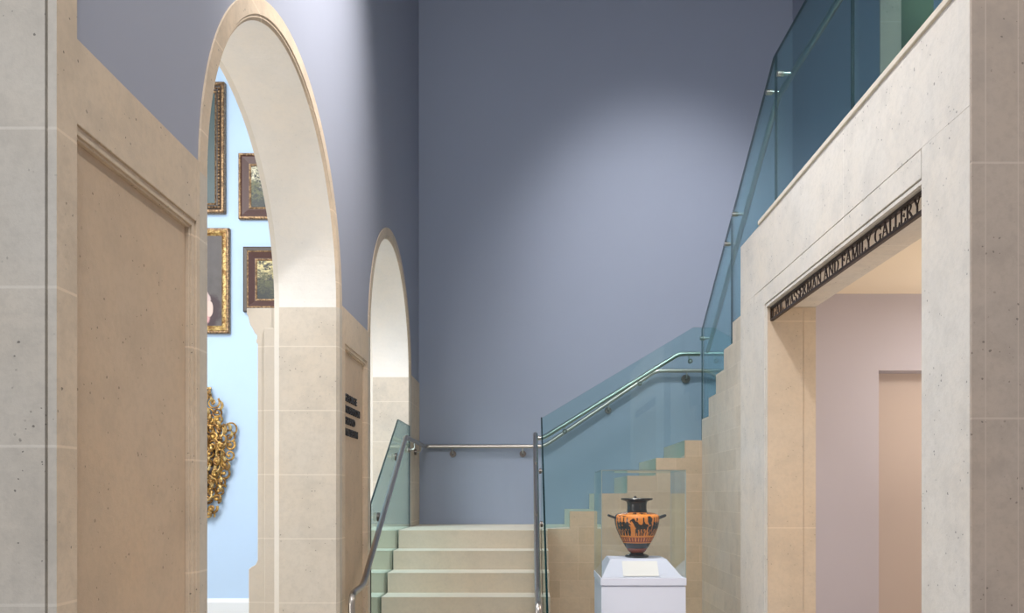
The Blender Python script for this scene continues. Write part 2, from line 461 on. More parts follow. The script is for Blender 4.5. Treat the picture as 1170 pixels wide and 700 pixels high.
# upper right wall above the third flight, with a doorway
XU = 2.75
m = MB(); zt = E+1.2
m.box(XU, XU+.16, 6.46, YB, zt, CEIL); m.box(XU, XU+.16, 2.0, 5.60, zt+.6, CEIL); m.box(XU, XU+.16, 5.60, 6.46, E+4.4, CEIL)
m.box(XU, XU+.16, 6.46, YB, 0, zt)
m.build('wall_upper', M['blue_paint'], kind=ST)
m = MB(); m.box(XU-.004, XU+.16, 6.44, 6.458, E+1.3, E+4.4); m.build('trim_14', M['stone_pier'], kind=ST)
m = MB(); m.box(3.45, 3.55, 5.3, 8.6, E+1.2, CEIL); m.build('wall_passage', M['green_paint'], kind=ST)
MB().box(3.43, 3.45, 5.3, 8.6, E+3.97, E+4.0).build('trim_15', M['wood_dark'], kind=ST)
MB().box(1.62, 3.5, 2.8, 5.46, E+1.46, E+1.764).build('floor_upper', M['stone_stair'], kind=ST)

# ------------------------------------------------------------------ staircase
st = thing('staircase', 'pale limestone staircase climbing to a landing and turning right beneath the blue wall', 'staircase', (0, 0, 0))
R = .16; TR = .28; L1 = E-.316; D0 = 7.2; XS0 = -1.146; XS1 = .16
XG = -1.172
def two(m, y0, y1, z0, z1, mi=0, x1=XS1):
    m.box(XS0, .100, y0, y1, z0, z1, mi); m.box(.118, x1, y0, y1, z0, z1, mi); m.box(XLB+.01, XG, y0, y1, z0, z1, mi)
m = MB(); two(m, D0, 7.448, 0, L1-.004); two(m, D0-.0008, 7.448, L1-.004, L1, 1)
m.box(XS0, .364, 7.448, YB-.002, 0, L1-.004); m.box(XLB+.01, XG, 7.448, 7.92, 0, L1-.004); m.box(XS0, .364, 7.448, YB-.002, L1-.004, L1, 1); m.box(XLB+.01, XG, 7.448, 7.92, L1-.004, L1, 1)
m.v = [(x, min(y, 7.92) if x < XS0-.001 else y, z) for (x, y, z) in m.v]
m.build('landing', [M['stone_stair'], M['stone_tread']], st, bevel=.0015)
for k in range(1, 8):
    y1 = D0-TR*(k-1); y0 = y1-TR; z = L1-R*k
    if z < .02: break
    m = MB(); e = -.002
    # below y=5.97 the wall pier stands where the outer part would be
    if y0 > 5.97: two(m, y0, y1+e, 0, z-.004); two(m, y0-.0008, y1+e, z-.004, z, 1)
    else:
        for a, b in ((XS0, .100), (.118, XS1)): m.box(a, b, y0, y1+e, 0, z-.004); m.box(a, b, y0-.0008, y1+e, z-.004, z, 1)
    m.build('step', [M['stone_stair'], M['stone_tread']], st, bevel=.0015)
# second flight: five steps along the back wall, with its stone stringer wall in front
YS = 7.43; T2 = .26; X2 = .364
for k in range(5):
    x0 = X2+T2*k; x1 = x0+T2 if k < 4 else XU-.002; z = L1+R*(k+1)
    m = MB(); m.box(x0, x1-.001, 7.468, YB-.002, 0, z-.004); m.box(x0-.0008, x1-.001, 7.468, YB-.002, z-.004, z, 1)
    m.build('step' if k < 4 else 'upper_landing', [M['stone_tread'], M['stone_tread']], st, bevel=.0015)  # risers also get the lightened tread colour, to make up for dim light
poly = [(XS1, 0), (XS1, L1)]
for k in range(5):
    poly += [(X2+T2*k, L1+R*k), (X2+T2*k, L1+R*(k+1))]
poly += [(1.573, L1+R*5), (1.573, 0)]
MB().prism(poly, 'y', YS, YS+.014).build('stringer_wall', [M['stone_block_x']], st)
# third flight towards the viewer behind a stepped stone wall
XR = 1.557; L2 = E+.484
poly = [(7.60, 0), (7.60, L2)]
for k in range(1, 7):
    y = 7.43-TR*(k-1)
    poly += [(y, L2+R*(k-1)+(.03 if k > 1 else 0)), (y, L2+R*k+.03)]
poly += [(5.802, L2+R*6+.03), (5.802, 0)]
m = MB(); m.prism(poly, 'x', XR, XR+.016)
m.build('stepped_wall', [M['stone_block_y']], st)
for k in range(1, 8):
    y1 = 7.43-TR*(k-1); z = L2+R*k
    m = MB(); m.box(1.60 if k < 6 else 1.81, XU-.002, y1-TR+.001, y1, z-(.30 if k < 6 else .05), z)
    m.build('step', [M['stone_stair']], st, bevel=.003)

# ------------------------------------------------------------------ glass balustrades
def pane(name, poly, axis, a, b, label, mat='glass_teal', edge='glass_edge', parent=None):
    m = MB(); m.prism(poly, axis, a, b, 1, 0)
    o = m.build(name, [M[mat], M[edge]], parent)
    if parent is None: tag(o, label, 'glass panel', 'glass balustrade panels')
    return o
GH = .69                       # glass top above the eye at the landing
def gtop(y): return E+GH-.585*(7.30-y)
pane('glass_panel', [(5.985, E-1.3), (5.985, gtop(5.985)), (7.24, gtop(7.24)), (7.925, gtop(7.24)), (7.925, L1-.1), (7.3, L1-.12)],
     'x', -1.165, -1.151, 'green tinted glass panel filling the lower part of the smaller arch')
def g1(y): return E+.69-.589*(7.44-y)
pane('glass_panel', [(5.02, E-1.55), (5.02, g1(5.02)), (7.445, g1(7.445)), (7.445, L1+.005), (D0, L1+.005), (5.3, .12)],
     'x', .102, .116, 'sloping glass panel seen edge on along the right side of the lower steps', edge='glass_edge')
pane('glass_panel', [(.118, L1+.004), (.118, E+.69), (1.483, E+1.507), (1.573, E+1.507), (1.573, L2-.02), (1.36, L2-.16), (.40, L1+.02)],
     'y', 7.447, 7.461, 'pale teal glass panel rising with the flight along the back wall', edge='glass_edge_pale')
def g3(y): return min(E+1.503+.593*(7.55-y), E+2.825)
def base3(y): return L2-.1+.571*(7.43-y)
seams = [7.55, 6.437, 5.287, 4.034, 2.80]
labs = ['teal glass panel at the foot of the upper flight, over the stair corner',
        'sloping teal glass panel between the two clamped seams of the upper flight',
        'level teal glass panel above the light stone lintel, nearest the stair',
        'level teal glass panel over the gallery sign, with the stone doorway seen through it']
for i in range(4):
    a, b = seams[i]-.002, seams[i+1]+.002
    if i < 2:
        pl = [(a, base3(a)), (a, g3(a))] + ([(5.32, g3(5.32))] if i == 1 else []) + [(b, g3(b)), (b, base3(b))]
    else:
        pl = [(a, E+1.70), (a, E+2.825), (b, E+2.825), (b, E+1.70)]
    pane('glass_panel', pl, 'x', 1.577, 1.593, labs[i], 'glass_deep')

# ------------------------------------------------------------------ handrails
def rail(label, pts, fr=.05, name='handrail'):
    t = thing(name, label, 'handrail', pts[0])
    o = Vector(pts[0])
    MB().tube([Vector(p)-o for p in fillet(pts, fr)], .0205, 14).build('rail', M['steel'], t, smooth=True)
    return t, o
def bracket(t, o, at, to, disc=.034, n=None):
    """arm from under the rail to a rosette on glass or wall; `to` is the point on that surface"""
    at = Vector(at)-o; to = Vector(to)-o
    drop = at+Vector((0, 0, -.075))
    hz = Vector((to.x, to.y, drop.z))
    m = MB(); m.tube(fillet([at, drop, hz], .03), .008, 8)
    d = (hz-drop).normalized()
    b = m.build('bracket', M['steel'], t, smooth=True)
    m = MB(); m.tube([hz-d*.022, hz-d*.004], disc, 18)
    m.build('rosette', M['steel_dark'], b, smooth=True)
    return b
zr = E+.498
XA = -1.085
slope = .597
ya = 5.37
za = zr-slope*(D0-ya)
up2 = .62
xw = .35
yw = YB-.075
zw0 = E+.492
ptsA = [(XA, 5.02, E-1.1), (XA, 5.02, za-.02), (XA, ya, za), (XA, D0, zr), (XA, yw, zw0), (.145, yw, zw0), (1.31, yw, E+1.275), (2.6, yw, E+1.275)]
t, o = rail('long steel handrail from the left of the lower steps round the back wall', ptsA, .06)
def onA(y): return zr-slope*(D0-y)
bracket(t, o, (XA, 7.02, onA(7.02)), (-1.151, 7.02, 0)); bracket(t, o, (XA, 6.2, onA(6.2)), (-1.151, 6.2, 0))
bracket(t, o, (XA, 7.78, zw0), (-1.151, 7.78, 0), .026); bracket(t, o, (XA, 8.2, zw0), (-1.15, 8.2, 0), .03)
bracket(t, o, (-.80, yw, zw0), (-.80, YB, 0)); bracket(t, o, (-.07, yw, zw0), (-.07, YB, 0))
bracket(t, o, (.82, yw, zw0+.672*.675), (.82, YB, 0)); bracket(t, o, (1.63, yw, E+1.275), (1.63, YB, 0), .045)
XBR = .052
zb0 = E+.505
ptsB = [(XBR, 4.85, E-1.1), (XBR, 4.85, zb0-.585*(D0-5.25)-.02), (XBR, 5.25, zb0-.585*(D0-5.25)), (XBR, 7.30, zb0+.03), (XBR, 7.525, zb0+.0), (.13, 7.525, zb0+.01), (1.368, 7.525, E+1.28), (1.56, 7.525, E+1.28)]
t, o = rail('steel handrail beside the edge-on glass, bending up along the teal panel', ptsB, .05)
def onB(y): return zb0-.585*(D0-y)+.02
for y in (6.75, 6.05): bracket(t, o, (XBR, y, onB(y)), (.102, y, 0), .022)
for x in (.32, 1.0): bracket(t, o, (x, 7.525, E+.52+.64*(x-.13)), (x, 7.461, 0), .022)
bracket(t, o, (1.46, 7.525, E+1.28), (1.46, 7.461, 0), .022)
XC = 1.66
def onC(y): return E+1.341+.611*(7.64-y)
t, o = rail('steel handrail climbing behind the tall glass at upper right', [(XC, 7.66, onC(7.66)), (XC, 5.50, onC(5.50)), (XC, 2.9, onC(5.5))], .05)
for y in (7.5, 6.56, 6.31, 5.41, 5.17):
    z = min(onC(y), onC(5.5)); p = Vector((XC, y, z))-o
    m = MB(); m.tube([p, p+Vector((-.02, 0, -.01)), p+Vector((-.066, 0, -.01))], .009, 8)
    m.tube([p+Vector((-.066, 0, -.01)), p+Vector((-.086, 0, -.01))], .018, 16)
    m.tube([p+Vector((-.084, 0, -.01)), p+Vector((-.104, 0, -.01))], .017, 16)
    m.build('bracket', M['steel'], t, smooth=True)

# ------------------------------------------------------------------ plinth, case, vase
px0, px1, py0, py1, pz = .4855, 1.069, 5.60, 6.20, E-.572
pl = thing('plinth', 'white painted plinth under the glass case with the vase', 'plinth', ((px0+px1)/2, (py0+py1)/2, 0))
hx, hy = (px1-px0)/2, (py1-py0)/2
MB().box(-hx+.004, hx-.004, -hy+.004, hy-.004, 0, pz-.058).build('body', M['plinth_white'], pl, bevel=.003)
MB().box(-hx, hx, -hy, hy, pz-.052, pz).box(-hx+.012, hx-.012, -hy+.012, hy-.012, pz-.0585, pz-.0515).build('top', M['plinth_white'], pl, bevel=.002)
bx0, bx1, by0, by1 = .492, 1.045, 5.606, 6.18
tx0, tx1, ty0, ty1 = .562, .953, 5.725, 6.02
bz0, bz1 = pz+.001, E-.4526
vs = [(bx0, by0, bz0), (bx1, by0, bz0), (bx1, by1, bz0), (bx0, by1, bz0), (tx0, ty0, bz1), (tx1, ty0, bz1), (tx1, ty1, bz1), (tx0, ty1, bz1)]
vs = [(x-.75, y-5.88, z-bz0) for x, y, z in vs]
o = MB().add(vs, [(0, 1, 2, 3), (4, 5, 6, 7), (0, 1, 5, 4), (1, 2, 6, 5), (2, 3, 7, 6), (3, 0, 4, 7)]).build('display_block', M['card_white'], loc=(.75, 5.88, bz0), bevel=.002)
o.data.materials[0] = M['plinth_white']
tag(o, 'low white block with sloping sides standing on the plinth under the vase', 'display block')
# caption card lying on the front slope
sl = Vector((0, ty0-by0, bz1-bz0)); L = sl.length; u = sl/L; nrm = Vector((0, -u.z, u.y))
c0 = Vector((.640, by0, bz0))+u*(L*.06)+nrm*.002; c1 = c0+Vector((.244, 0, 0)); up_ = u*(L*.80); th = nrm*.004
vs = [c0, c1, c1+up_, c0+up_]; vs = [v-c0 for v in vs]; vs += [v+th for v in vs]
o = MB().add(vs, [(0, 1, 2, 3), (4, 5, 6, 7), (0, 1, 5, 4), (1, 2, 6, 5), (2, 3, 7, 6), (3, 0, 4, 7)]).build('label_card', M['card_white'], loc=c0)
tag(o, 'white caption card leaning on the sloping front of the display block', 'label card')
# glass case
gz1 = E+.163; w = .006
gx0, gx1, gy0, gy1 = px0+.002, px1-.003, py0+.002, py1-.004
vc = thing('display_case', 'clear glass case standing on the white plinth over the vase', 'display case', ((gx0+gx1)/2, (gy0+gy1)/2, pz))
ox, oy = (gx0+gx1)/2, (gy0+gy1)/2
def slab(x0, x1, y0, y1, z0, z1, ax, nm):
    P = {'x': [(y0, z0), (y1, z0), (y1, z1), (y0, z1)], 'y': [(x0, z0), (x1, z0), (x1, z1), (x0, z1)], 'z': [(x0, y0), (x1, y0), (x1, y1), (x0, y1)]}[ax]
    a, b = {'x': (x0, x1), 'y': (y0, y1), 'z': (z0, z1)}[ax]
    MB().prism(P, ax, a, b, 1, 0).build(nm, [M['glass_clear'], M['glass_edge_pale']], vc)
X0, X1, Y0, Y1, Z1 = gx0-ox, gx1-ox, gy0-oy, gy1-oy, gz1-pz
slab(X0, X1, Y0, Y0+w, .001, Z1, 'y', 'front_pane'); slab(X0, X1, Y1-w, Y1, .001, Z1, 'y', 'back_pane')
slab(X0, X0+w, Y0+w, Y1-w, .001, Z1, 'x', 'side_pane'); slab(X1-w, X1, Y0+w, Y1-w, .001, Z1, 'x', 'side_pane')
slab(X0+w, X1-w, Y0+w, Y1-w, Z1-w, Z1, 'z', 'top_pane')

# black-figure water jar
va = thing('hydria_vase', 'orange and black painted water jar with side handles inside the glass case', 'vase', (.7675, 5.88, bz1+.001))
s = .000717
def zz(y): return (650-y)*s
bodyp = [(60, 612), (70, 603), (88, 585), (100, 565), (118, 540), (138, 505), (158, 470), (178, 430), (198, 385), (213, 340), (220, 300), (222, 265),
         (217, 240), (204, 225), (170, 212), (130, 204), (104, 199), (98, 192)]
# smooth resample
prof_b = []
for i in range(len(bodyp)-1):
    p0 = bodyp[max(i-1, 0)]; p1 = bodyp[i]; p2 = bodyp[i+1]; p3 = bodyp[min(i+2, len(bodyp)-1)]
    for k in range(8):
        t_ = k/8
        q = [.5*((2*p1[j])+(-p0[j]+p2[j])*t_+(2*p0[j]-5*p1[j]+4*p2[j]-p3[j])*t_*t_+(-p0[j]+3*p1[j]-3*p2[j]+p3[j])*t_**3) for j in (0, 1)]
        prof_b.append((q[0]*s, zz(q[1])))
prof_b.append((98*s, zz(192)))
# silhouettes painted in (u, v): u = arc across the front (-1..1), v = image row of the panel
def inpoly(x, y, P):
    c = False; n = len(P)
    for i in range(n):
        x1, y1 = P[i]; x2, y2 = P[(i+1) % n]
        if (y1 > y) != (y2 > y) and x < (x2-x1)*(y-y1)/(y2-y1)+x1: c = not c
    return c
def man(cx, w=1.0, lean=0):
    P = [[(cx-.028*w, 290), (cx+.03*w, 290), (cx+.05*w+lean, 360), (cx+.02*w, 360), (cx+.03*w, 432), (cx-.0*w, 432), (cx-.005, 375), (cx-.035*w, 432), (cx-.06*w, 432), (cx-.04*w, 360)]]
    P.append([(cx-.022, 252), (cx+.022, 250), (cx+.028, 275), (cx+.01, 290), (cx-.02, 288)])
    P.append([(cx+.02, 296), (cx+.09*w, 318), (cx+.085*w, 328), (cx+.015, 315)])
    return P
figs = []
for cx, w_ in ((-.92, 1.8), (-.76, 2.0), (-.60, 1.9), (-.46, 1.7), (.76, 1.9), (.92, 1.8), (.60, 1.8), (-.10, 1.2), (.14, 1.2)): figs += man(cx, w_)
# horse team
figs += [[(-.16, 310), (.06, 322), (.26, 312), (.33, 325), (.30, 352), (.28, 378), (.31, 432), (.27, 432), (.24, 380), (.20, 362), (.02, 366), (-.06, 372), (-.04, 432), (-.08, 432), (-.11, 380), (-.15, 350)],
         [(-.16, 345), (-.28, 285), (-.34, 300), (-.36, 286), (-.26, 262), (-.20, 258), (-.06, 322)],
         [(.31, 318), (.38, 340), (.38, 392), (.35, 390), (.34, 345)],
         [(.18, 372), (.22, 372), (.17, 432), (.13, 432)], [(-.02, 368), (.04, 368), (.05, 432), (.01, 432)],
         [(.30, 240), (.40, 236), (.50, 262), (.46, 300), (.50, 330), (.36, 322), (.30, 290)],
         [(.40, 330), (.50, 330), (.52, 432), (.47, 432), (.45, 360), (.42, 432), (.38, 432)],
         [(-.40, 330), (-.34, 345), (-.36, 432), (-.40, 432)], [(-.95, 232), (-.80, 244), (-.72, 232), (-.60, 246), (-.48, 233), (-.60, 236)],
         [(.02, 214), (.10, 206), (.18, 216), (.08, 220)], [(-.28, 212), (-.18, 205), (-.10, 214), (-.20, 219)], [(.34, 216), (.42, 208), (.5, 216)]]
figbb = [(min(p[0] for p in P), max(p[0] for p in P), min(p[1] for p in P), max(p[1] for p in P), P) for P in figs]
def bodymat(th, z):
    row = 650-z/s
    a = (th+PI/2+PI) % (2*PI)-PI          # 0 at the front (-y)
    if row < 202: return 1
    if row > 604: return 1
    if row > 566: return 2 if (int((a+PI)/(2*PI)*40) % 2 or row > 590) else 2
    if 505 < row <= 560: return 1
    if 446 < row <= 452 or 486 < row <= 492: return 2
    if 452 < row <= 486:
        q = ((a+PI)/(2*PI)*34) % 1
        return 2 if q < .62 else 0
    if row > 446: return 0 if 496 < row < 505 else 2
    if abs(a) > 1.32: return 1
    u = a/1.25
    if row < 246 and (int((a+PI)*22) % 2) and row < 222: return 1
    for x0, x1, y0, y1, P in figbb:
        if x0 <= u <= x1 and y0 <= row <= y1 and inpoly(u, row, P): return 1
    return 0
m = MB(); m.lathe(prof_b, 220, matf=bodymat)
m.build('body', [M['vase_orange'], M['vase_black'], M['vase_red']], va, smooth=True)
footp = [(0, 650), (112, 650), (118, 645), (118, 634), (108, 626), (84, 618), (70, 614), (62, 608), (0, 606)]
MB().lathe([(r*s, zz(y)) for r, y in footp], 64).build('foot', M['vase_black'], va, smooth=True)
neckp = [(96, 196), (99, 190), (96, 170), (96, 130), (100, 105), (108, 94), (140, 84), (156, 78), (158, 70), (154, 64), (120, 62), (92, 66), (84, 74), (80, 110), (80, 180)]
MB().lathe([(r*s, zz(y)) for r, y in neckp], 64).build('neck', M['vase_black'], va, smooth=True)
for sg in (-1, 1):
    pts = [(sg*205*s, -60*s, zz(262)), (sg*250*s, -56*s, zz(246)), (sg*278*s, -34*s, zz(236)), (sg*284*s, 0, zz(233)), (sg*278*s, 34*s, zz(236)), (sg*250*s, 56*s, zz(246)), (sg*205*s, 60*s, zz(262))]
    MB().tube(fillet(pts, .012, 4), .0085, 10).build('handle', M['vase_black'], va, smooth=True)
pts = [(0, 205*s, zz(240)), (0, 238*s, zz(190)), (0, 225*s, zz(120)), (0, 190*s, zz(66)), (0, 130*s, zz(54)), (0, 100*s, zz(66))]
MB().tube(fillet(pts, .03, 5), .011, 10).build('back_handle', M['vase_black'], va, smooth=True)

# ------------------------------------------------------------------ pictures beyond the large arch
YW = 11.0
def mitre(m, x0, x1, z0, z1, prof, mi=0):
    """sweep a (inset, depth) profile round a rectangle hung on the wall; local y=0 is the wall"""
    n = len(prof); vs = []
    for (cx, cz, sx, sz) in ((x0, z0, 1, 1), (x1, z0, -1, 1), (x1, z1, -1, -1), (x0, z1, 1, -1)):
        vs += [(cx+sx*i, -d, cz+sz*i) for (i, d) in prof]
    fs = []
    for c in range(4):
        for k in range(n-1):
            a = c*n+k; b = ((c+1) % 4)*n+k
            fs.append((a, b, b+1, a+1))
    m.add(vs, fs, mi)
def picture(name, label, x0, x1, z0, z1, bands, canvas, beads=None):
    cx, cz = (x0+x1)/2, (z0+z1)/2
    t = thing(name, label, 'painting', (cx, YW, z0), 'framed paintings in the blue gallery')
    X0, X1, Z1 = x0-cx, x1-cx, z1-z0
    ins = 0
    for (nm, mat, prof_) in bands:
        m = MB(); mitre(m, X0, X1, 0, Z1, prof_); m.build(nm, M[mat], t, smooth=False)
        ins = max(ins, prof_[-1][0]); dep = prof_[-1][1]
    MB().box(X0+ins-.006, X1-ins+.006, -dep-.004, -.004, ins-.006, Z1-ins+.006).build('canvas', M[canvas], t)
    if beads:
        nm, mat, inset, depth, rad, stp = beads
        m = MB()
        xa, xb, za_, zb_ = X0+inset, X1-inset, inset, Z1-inset
        nx = int((xb-xa)/stp); nz = int((zb_-za_)/stp)
        for i in range(nx+1):
            for z in (za_, zb_): m.ball((xa+(xb-xa)*i/nx, -depth, z), rad, 7, 5, sc=(1.15, .7, .9))
        for i in range(1, nz):
            for x in (xa, xb): m.ball((x, -depth, za_+(zb_-za_)*i/nz), rad, 7, 5, sc=(.9, .7, 1.15))
        m.build(nm, M[mat], t, smooth=True)
    return t
def WX(x): return (x-605)*11/F
def WZ(y): return E+(564-y)*11/F
picture('framed_painting', 'tall dark painting in a beaded dull gold frame, high in the large arch', -5.35, WX(258.6), WZ(245), WZ(96.5),
        [('frame', 'gold_dull', [(0, 0), (0, .075), (.012, .085), (.035, .085), (.045, .07)]),
         ('inner_frame', 'wood_dark', [(.045, .07), (.055, .06), (.10, .05), (.112, .052)]),
         ('slip', 'gold_dull', [(.112, .052), (.118, .058), (.135, .05), (.14, .04)])], 'canvas_dark',
        ('beading', 'gold_dull', .079, .062, .017, .042))
picture('framed_painting', 'brown-framed landscape hanging upper right of the pair beside the arch', WX(273.8), WX(273.8)+1.15, WZ(251.5), WZ(176.5),
        [('frame', 'gold_dull', [(0, 0), (0, .05), (.008, .06), (.03, .062), (.036, .05)]),
         ('inner_frame', 'wood_brown', [(.036, .05), (.05, .055), (.13, .036), (.135, .036)]),
         ('slip', 'gold_dull', [(.135, .036), (.14, .042), (.162, .036), (.17, .026)])], 'canvas_land')
picture('framed_painting', 'dark figure painting in a bright gilt frame, under the tall dark painting', WX(263.6)-1.25, WX(263.6), WZ(381.5), WZ(262),
        [('frame', 'gold_dull', [(0, 0), (0, .06), (.01, .07), (.03, .07)]),
         ('inner_frame', 'gold_pale', [(.03, .07), (.04, .08), (.065, .085), (.09, .06), (.105, .045)])], 'canvas_figure',
        ('carving', 'gold_pale', .062, .078, .02, .05))
picture('framed_painting', 'brown-framed woodland painting just above the pilaster capital', WX(279.4), WX(279.4)+1.2, WZ(357), WZ(283.2),
        [('frame', 'wood_dark', [(0, 0), (0, .06), (.014, .065), (.05, .062)]),
         ('fillet', 'gold_dull', [(.05, .062), (.056, .068), (.072, .062)]),
         ('inner_frame', 'wood_brown', [(.072, .062), (.08, .058), (.145, .03), (.15, .03)]),
         ('slip', 'gold_dull', [(.15, .03), (.155, .038), (.175, .032), (.18, .02)])], 'canvas_wood')

# gilt carved mirror: oval glass ringed by scrolling leaves
gm = thing('gilt_mirror', 'carved gold scrollwork mirror frame low on the blue gallery wall', 'mirror', (-4.36, YW, WZ(592)))
H = WZ(447)-WZ(592); W2 = .44; zc = H*.52
m = MB()
ov = [(0+.20*math.cos(2*PI*k/48), -.035, zc+.42*math.sin(2*PI*k/48)) for k in range(49)]
m.tube(ov, .026, 8)
ov = [(0+.255*math.cos(2*PI*k/48), -.03, zc+.49*math.sin(2*PI*k/48)) for k in range(49)]
m.tube(ov, .018, 8)
m.build('oval_frame', M['gold_pale'], gm, smooth=True)
vs = [(.20*math.cos(2*PI*k/48), -.012, zc+.42*math.sin(2*PI*k/48)) for k in range(48)]; vs += [(x, -.02, z) for x, y, z in vs]
MB().add(vs, [tuple(range(48)), tuple(range(95, 47, -1))]+[(k, (k+1) % 48, 48+(k+1) % 48, 48+k) for k in range(48)]).build('mirror_glass', M['steel_dark'], gm)
def halfwidth(v):      # outline of the carving by height fraction from the bottom
    P = [(0, .12), (.08, .19), (.22, .29), (.43, .37), (.5, .42), (.70, .43), (.73, .36), (.78, .27), (.86, .26), (.93, .17), (1, .10)]
    for (a, b), (c, d) in zip(P, P[1:]):
        if a <= v <= c: return b+(d-b)*(v-a)/(c-a)
    return .05
rnd = random.Random(3)
def scroll(m, cx, cz, r, a0, turns, dirn, thick, y):
    N = 26; pts = []; rr = []
    for k in range(N):
        f = k/(N-1); rad = r*(1-.82*f); a = a0+dirn*turns*2*PI*f
        pts.append((cx+rad*math.cos(a), y-.035*f, cz+rad*math.sin(a))); rr.append(thick*(1.0-.35*f))
    m.tube(pts, rr, 7)
    m.ball((pts[-1][0], pts[-1][1]-.006, pts[-1][2]), thick*1.5, 7, 5)
def leaf(m, x, z, a, L, w, y):
    pts = []; rr = []
    for k in range(9):
        f = k/8; b = a+1.1*f*f
        pts.append((x+L*f*math.cos(b), y-.04*math.sin(PI*f), z+L*f*math.sin(b))); rr.append(max(.003, w*math.sin(PI*min(.97, f*.85+.12))))
    m.tube(pts, rr, 6)
ms = MB(); ml = MB()
for sg in (1, -1):
    r2 = random.Random(11)
    v = .03
    while v < .98:
        hw = halfwidth(v); z = v*H
        nin = -.02 if abs(v*H-zc) > .5 else -.02*math.sqrt(max(0, 1-((v*H-zc)/.5)**2))
        x = hw-.045
        while x > nin:
            r = r2.uniform(.055, .095)
            scroll(ms, sg*x, z+r2.uniform(-.02, .02), r, r2.uniform(0, 6.28), r2.uniform(1.0, 1.5), sg*r2.choice((1, -1)), r2.uniform(.013, .020), -.03-r2.uniform(0, .04))
            if r2.random() < .8:
                leaf(ml, sg*(x+r2.uniform(-.02, .03)), z+r2.uniform(-.04, .04), PI/2-sg*r2.uniform(.2, 1.6), r2.uniform(.10, .17), r2.uniform(.016, .026), -.05-r2.uniform(0, .04))
            x -= r2.uniform(.10, .14)
        v += r2.uniform(.055, .075)
ms.build('scrollwork', M['gold'], gm, smooth=True); ml.build('leaves', M['gold_pale'], gm, smooth=True)

# ------------------------------------------------------------------ lettering
def serif(ch):
    """letter strokes in a unit-height box -> (list of polygons, advance)"""
    P = []; TK, TN, SF = .135, .05, .05
    def bar(x0, y0, x1, y1, w):       # w is the horizontal width for steep strokes
        P.append([(x0-w/2, y0), (x0+w/2, y0), (x1+w/2, y1), (x1-w/2, y1)])
    def hb(x0, x1, y, h): P.append([(x0, y), (x1, y), (x1, y+h), (x0, y+h)])
    def ser(x, y, w=.30): hb(x-w/2, x+w/2, y if y < .5 else y-SF, SF)
    def arc(cx, cy, rx, ry, a0, a1, thick, thin, n=18):
        o = []; i = []
        for k in range(n+1):
            a = math.radians(a0+(a1-a0)*k/n); c, s_ = math.cos(a), math.sin(a)
            w = thin+(thick-thin)*abs(c)
            o.append((cx+rx*c, cy+ry*s_)); i.append((cx+(rx-w)*c, cy+(ry-thin)*s_))
        for k in range(n): P.append([o[k], o[k+1], i[k+1], i[k]])
    if ch == 'I': bar(.15, 0, .15, 1, TK); ser(.15, 0); ser(.15, 1); adv = .34
    elif ch == 'L': bar(.15, 0, .15, 1, TK); ser(.15, 1); hb(0, .58, 0, SF); P.append([(.58, 0), (.58, .26), (.53, .26), (.46, .05)]); adv = .62
    elif ch in 'EF':
        bar(.15, 0, .15, 1, TK); hb(0, .56, 1-SF, SF); hb(.15, .44, .49, SF); P.append([(.56, 1), (.56, .76), (.51, .76), (.44, .95)])
        P.append([(.42, .38), (.46, .38), (.46, .64), (.42, .64)])
        if ch == 'E': hb(0, .60, 0, SF); P.append([(.60, 0), (.60, .26), (.55, .26), (.48, .05)])
        else: ser(.15, 0)
        adv = .64
    elif ch == 'A': bar(.10, 0, .38, 1, TN); bar(.68, 0, .37, 1, TK); hb(.18, .56, .32, SF); ser(.10, 0, .24); ser(.68, 0, .28); adv = .84
    elif ch == 'W':
        bar(.28, 0, .10, 1, TK); bar(.28, 0, .50, 1, TN); bar(.72, 0, .50, 1, TK); bar(.72, 0, .94, 1, TN)
        ser(.10, 1, .26); ser(.50, 1, .24); ser(.94, 1, .22); adv = 1.06
    elif ch == 'M':
        bar(.12, 0, .16, 1, TN); bar(.48, 0, .17, 1, TK); bar(.48, 0, .80, 1, TN); bar(.86, 0, .82, 1, TK)
        ser(.12, 0, .24); ser(.86, 0, .28); ser(.12, 1, .2); ser(.86, 1, .24); adv = 1.02
    elif ch == 'N':
        bar(.14, 0, .14, 1, TN); bar(.72, 0, .14, 1, TK); bar(.72, 0, .72, 1, TN); ser(.14, 0, .26); ser(.12, 1, .24); ser(.72, 1, .26); adv = .88
    elif ch == 'Y': bar(.37, 0, .37, .46, TK); bar(.37, .44, .10, 1, TK); bar(.37, .44, .64, 1, TN); ser(.37, 0); ser(.10, 1, .28); ser(.64, 1, .24); adv = .76
    elif ch == 'D': bar(.15, 0, .15, 1, TK); ser(.12, 0, .24); ser(.12, 1, .24); arc(.22, .5, .54, .5, -90, 90, TK, SF); adv = .84
    elif ch == 'R':
        bar(.15, 0, .15, 1, TK); ser(.15, 0); ser(.12, 1, .24); arc(.22, .735, .34, .265, -90, 90, TK*.9, SF); bar(.66, 0, .34, .50, TK); ser(.69, 0, .2); adv = .78
    elif ch == 'S':
        arc(.29, .735, .25, .265, 20, 270, TK*.75, SF); arc(.29, .275, .27, .275, -160, 90, TK*.8, SF)
        P.append([(.50, .72), (.54, .72), (.54, 1), (.50, .96)]); P.append([(.02, .28), (.06, .28), (.06, .02), (.02, 0)]); adv = .60
    elif ch == 'G':
        arc(.46, .5, .44, .5, 48, 318, TK, SF); bar(.72, .08, .72, .42, TK*.85); hb(.58, .84, .40, SF); P.append([(.74, .70), (.78, .70), (.78, .98), (.74, .92)]); adv = .90
    else: adv = .34
    return P, adv
sg = thing('gallery_sign', 'dark bronze openwork sign with a gallery name across the portal head', 'sign', (1.515, YO1-.003, E+1.087))
SH = .087; ylen = YO1-YO0-.002
BT = .0125
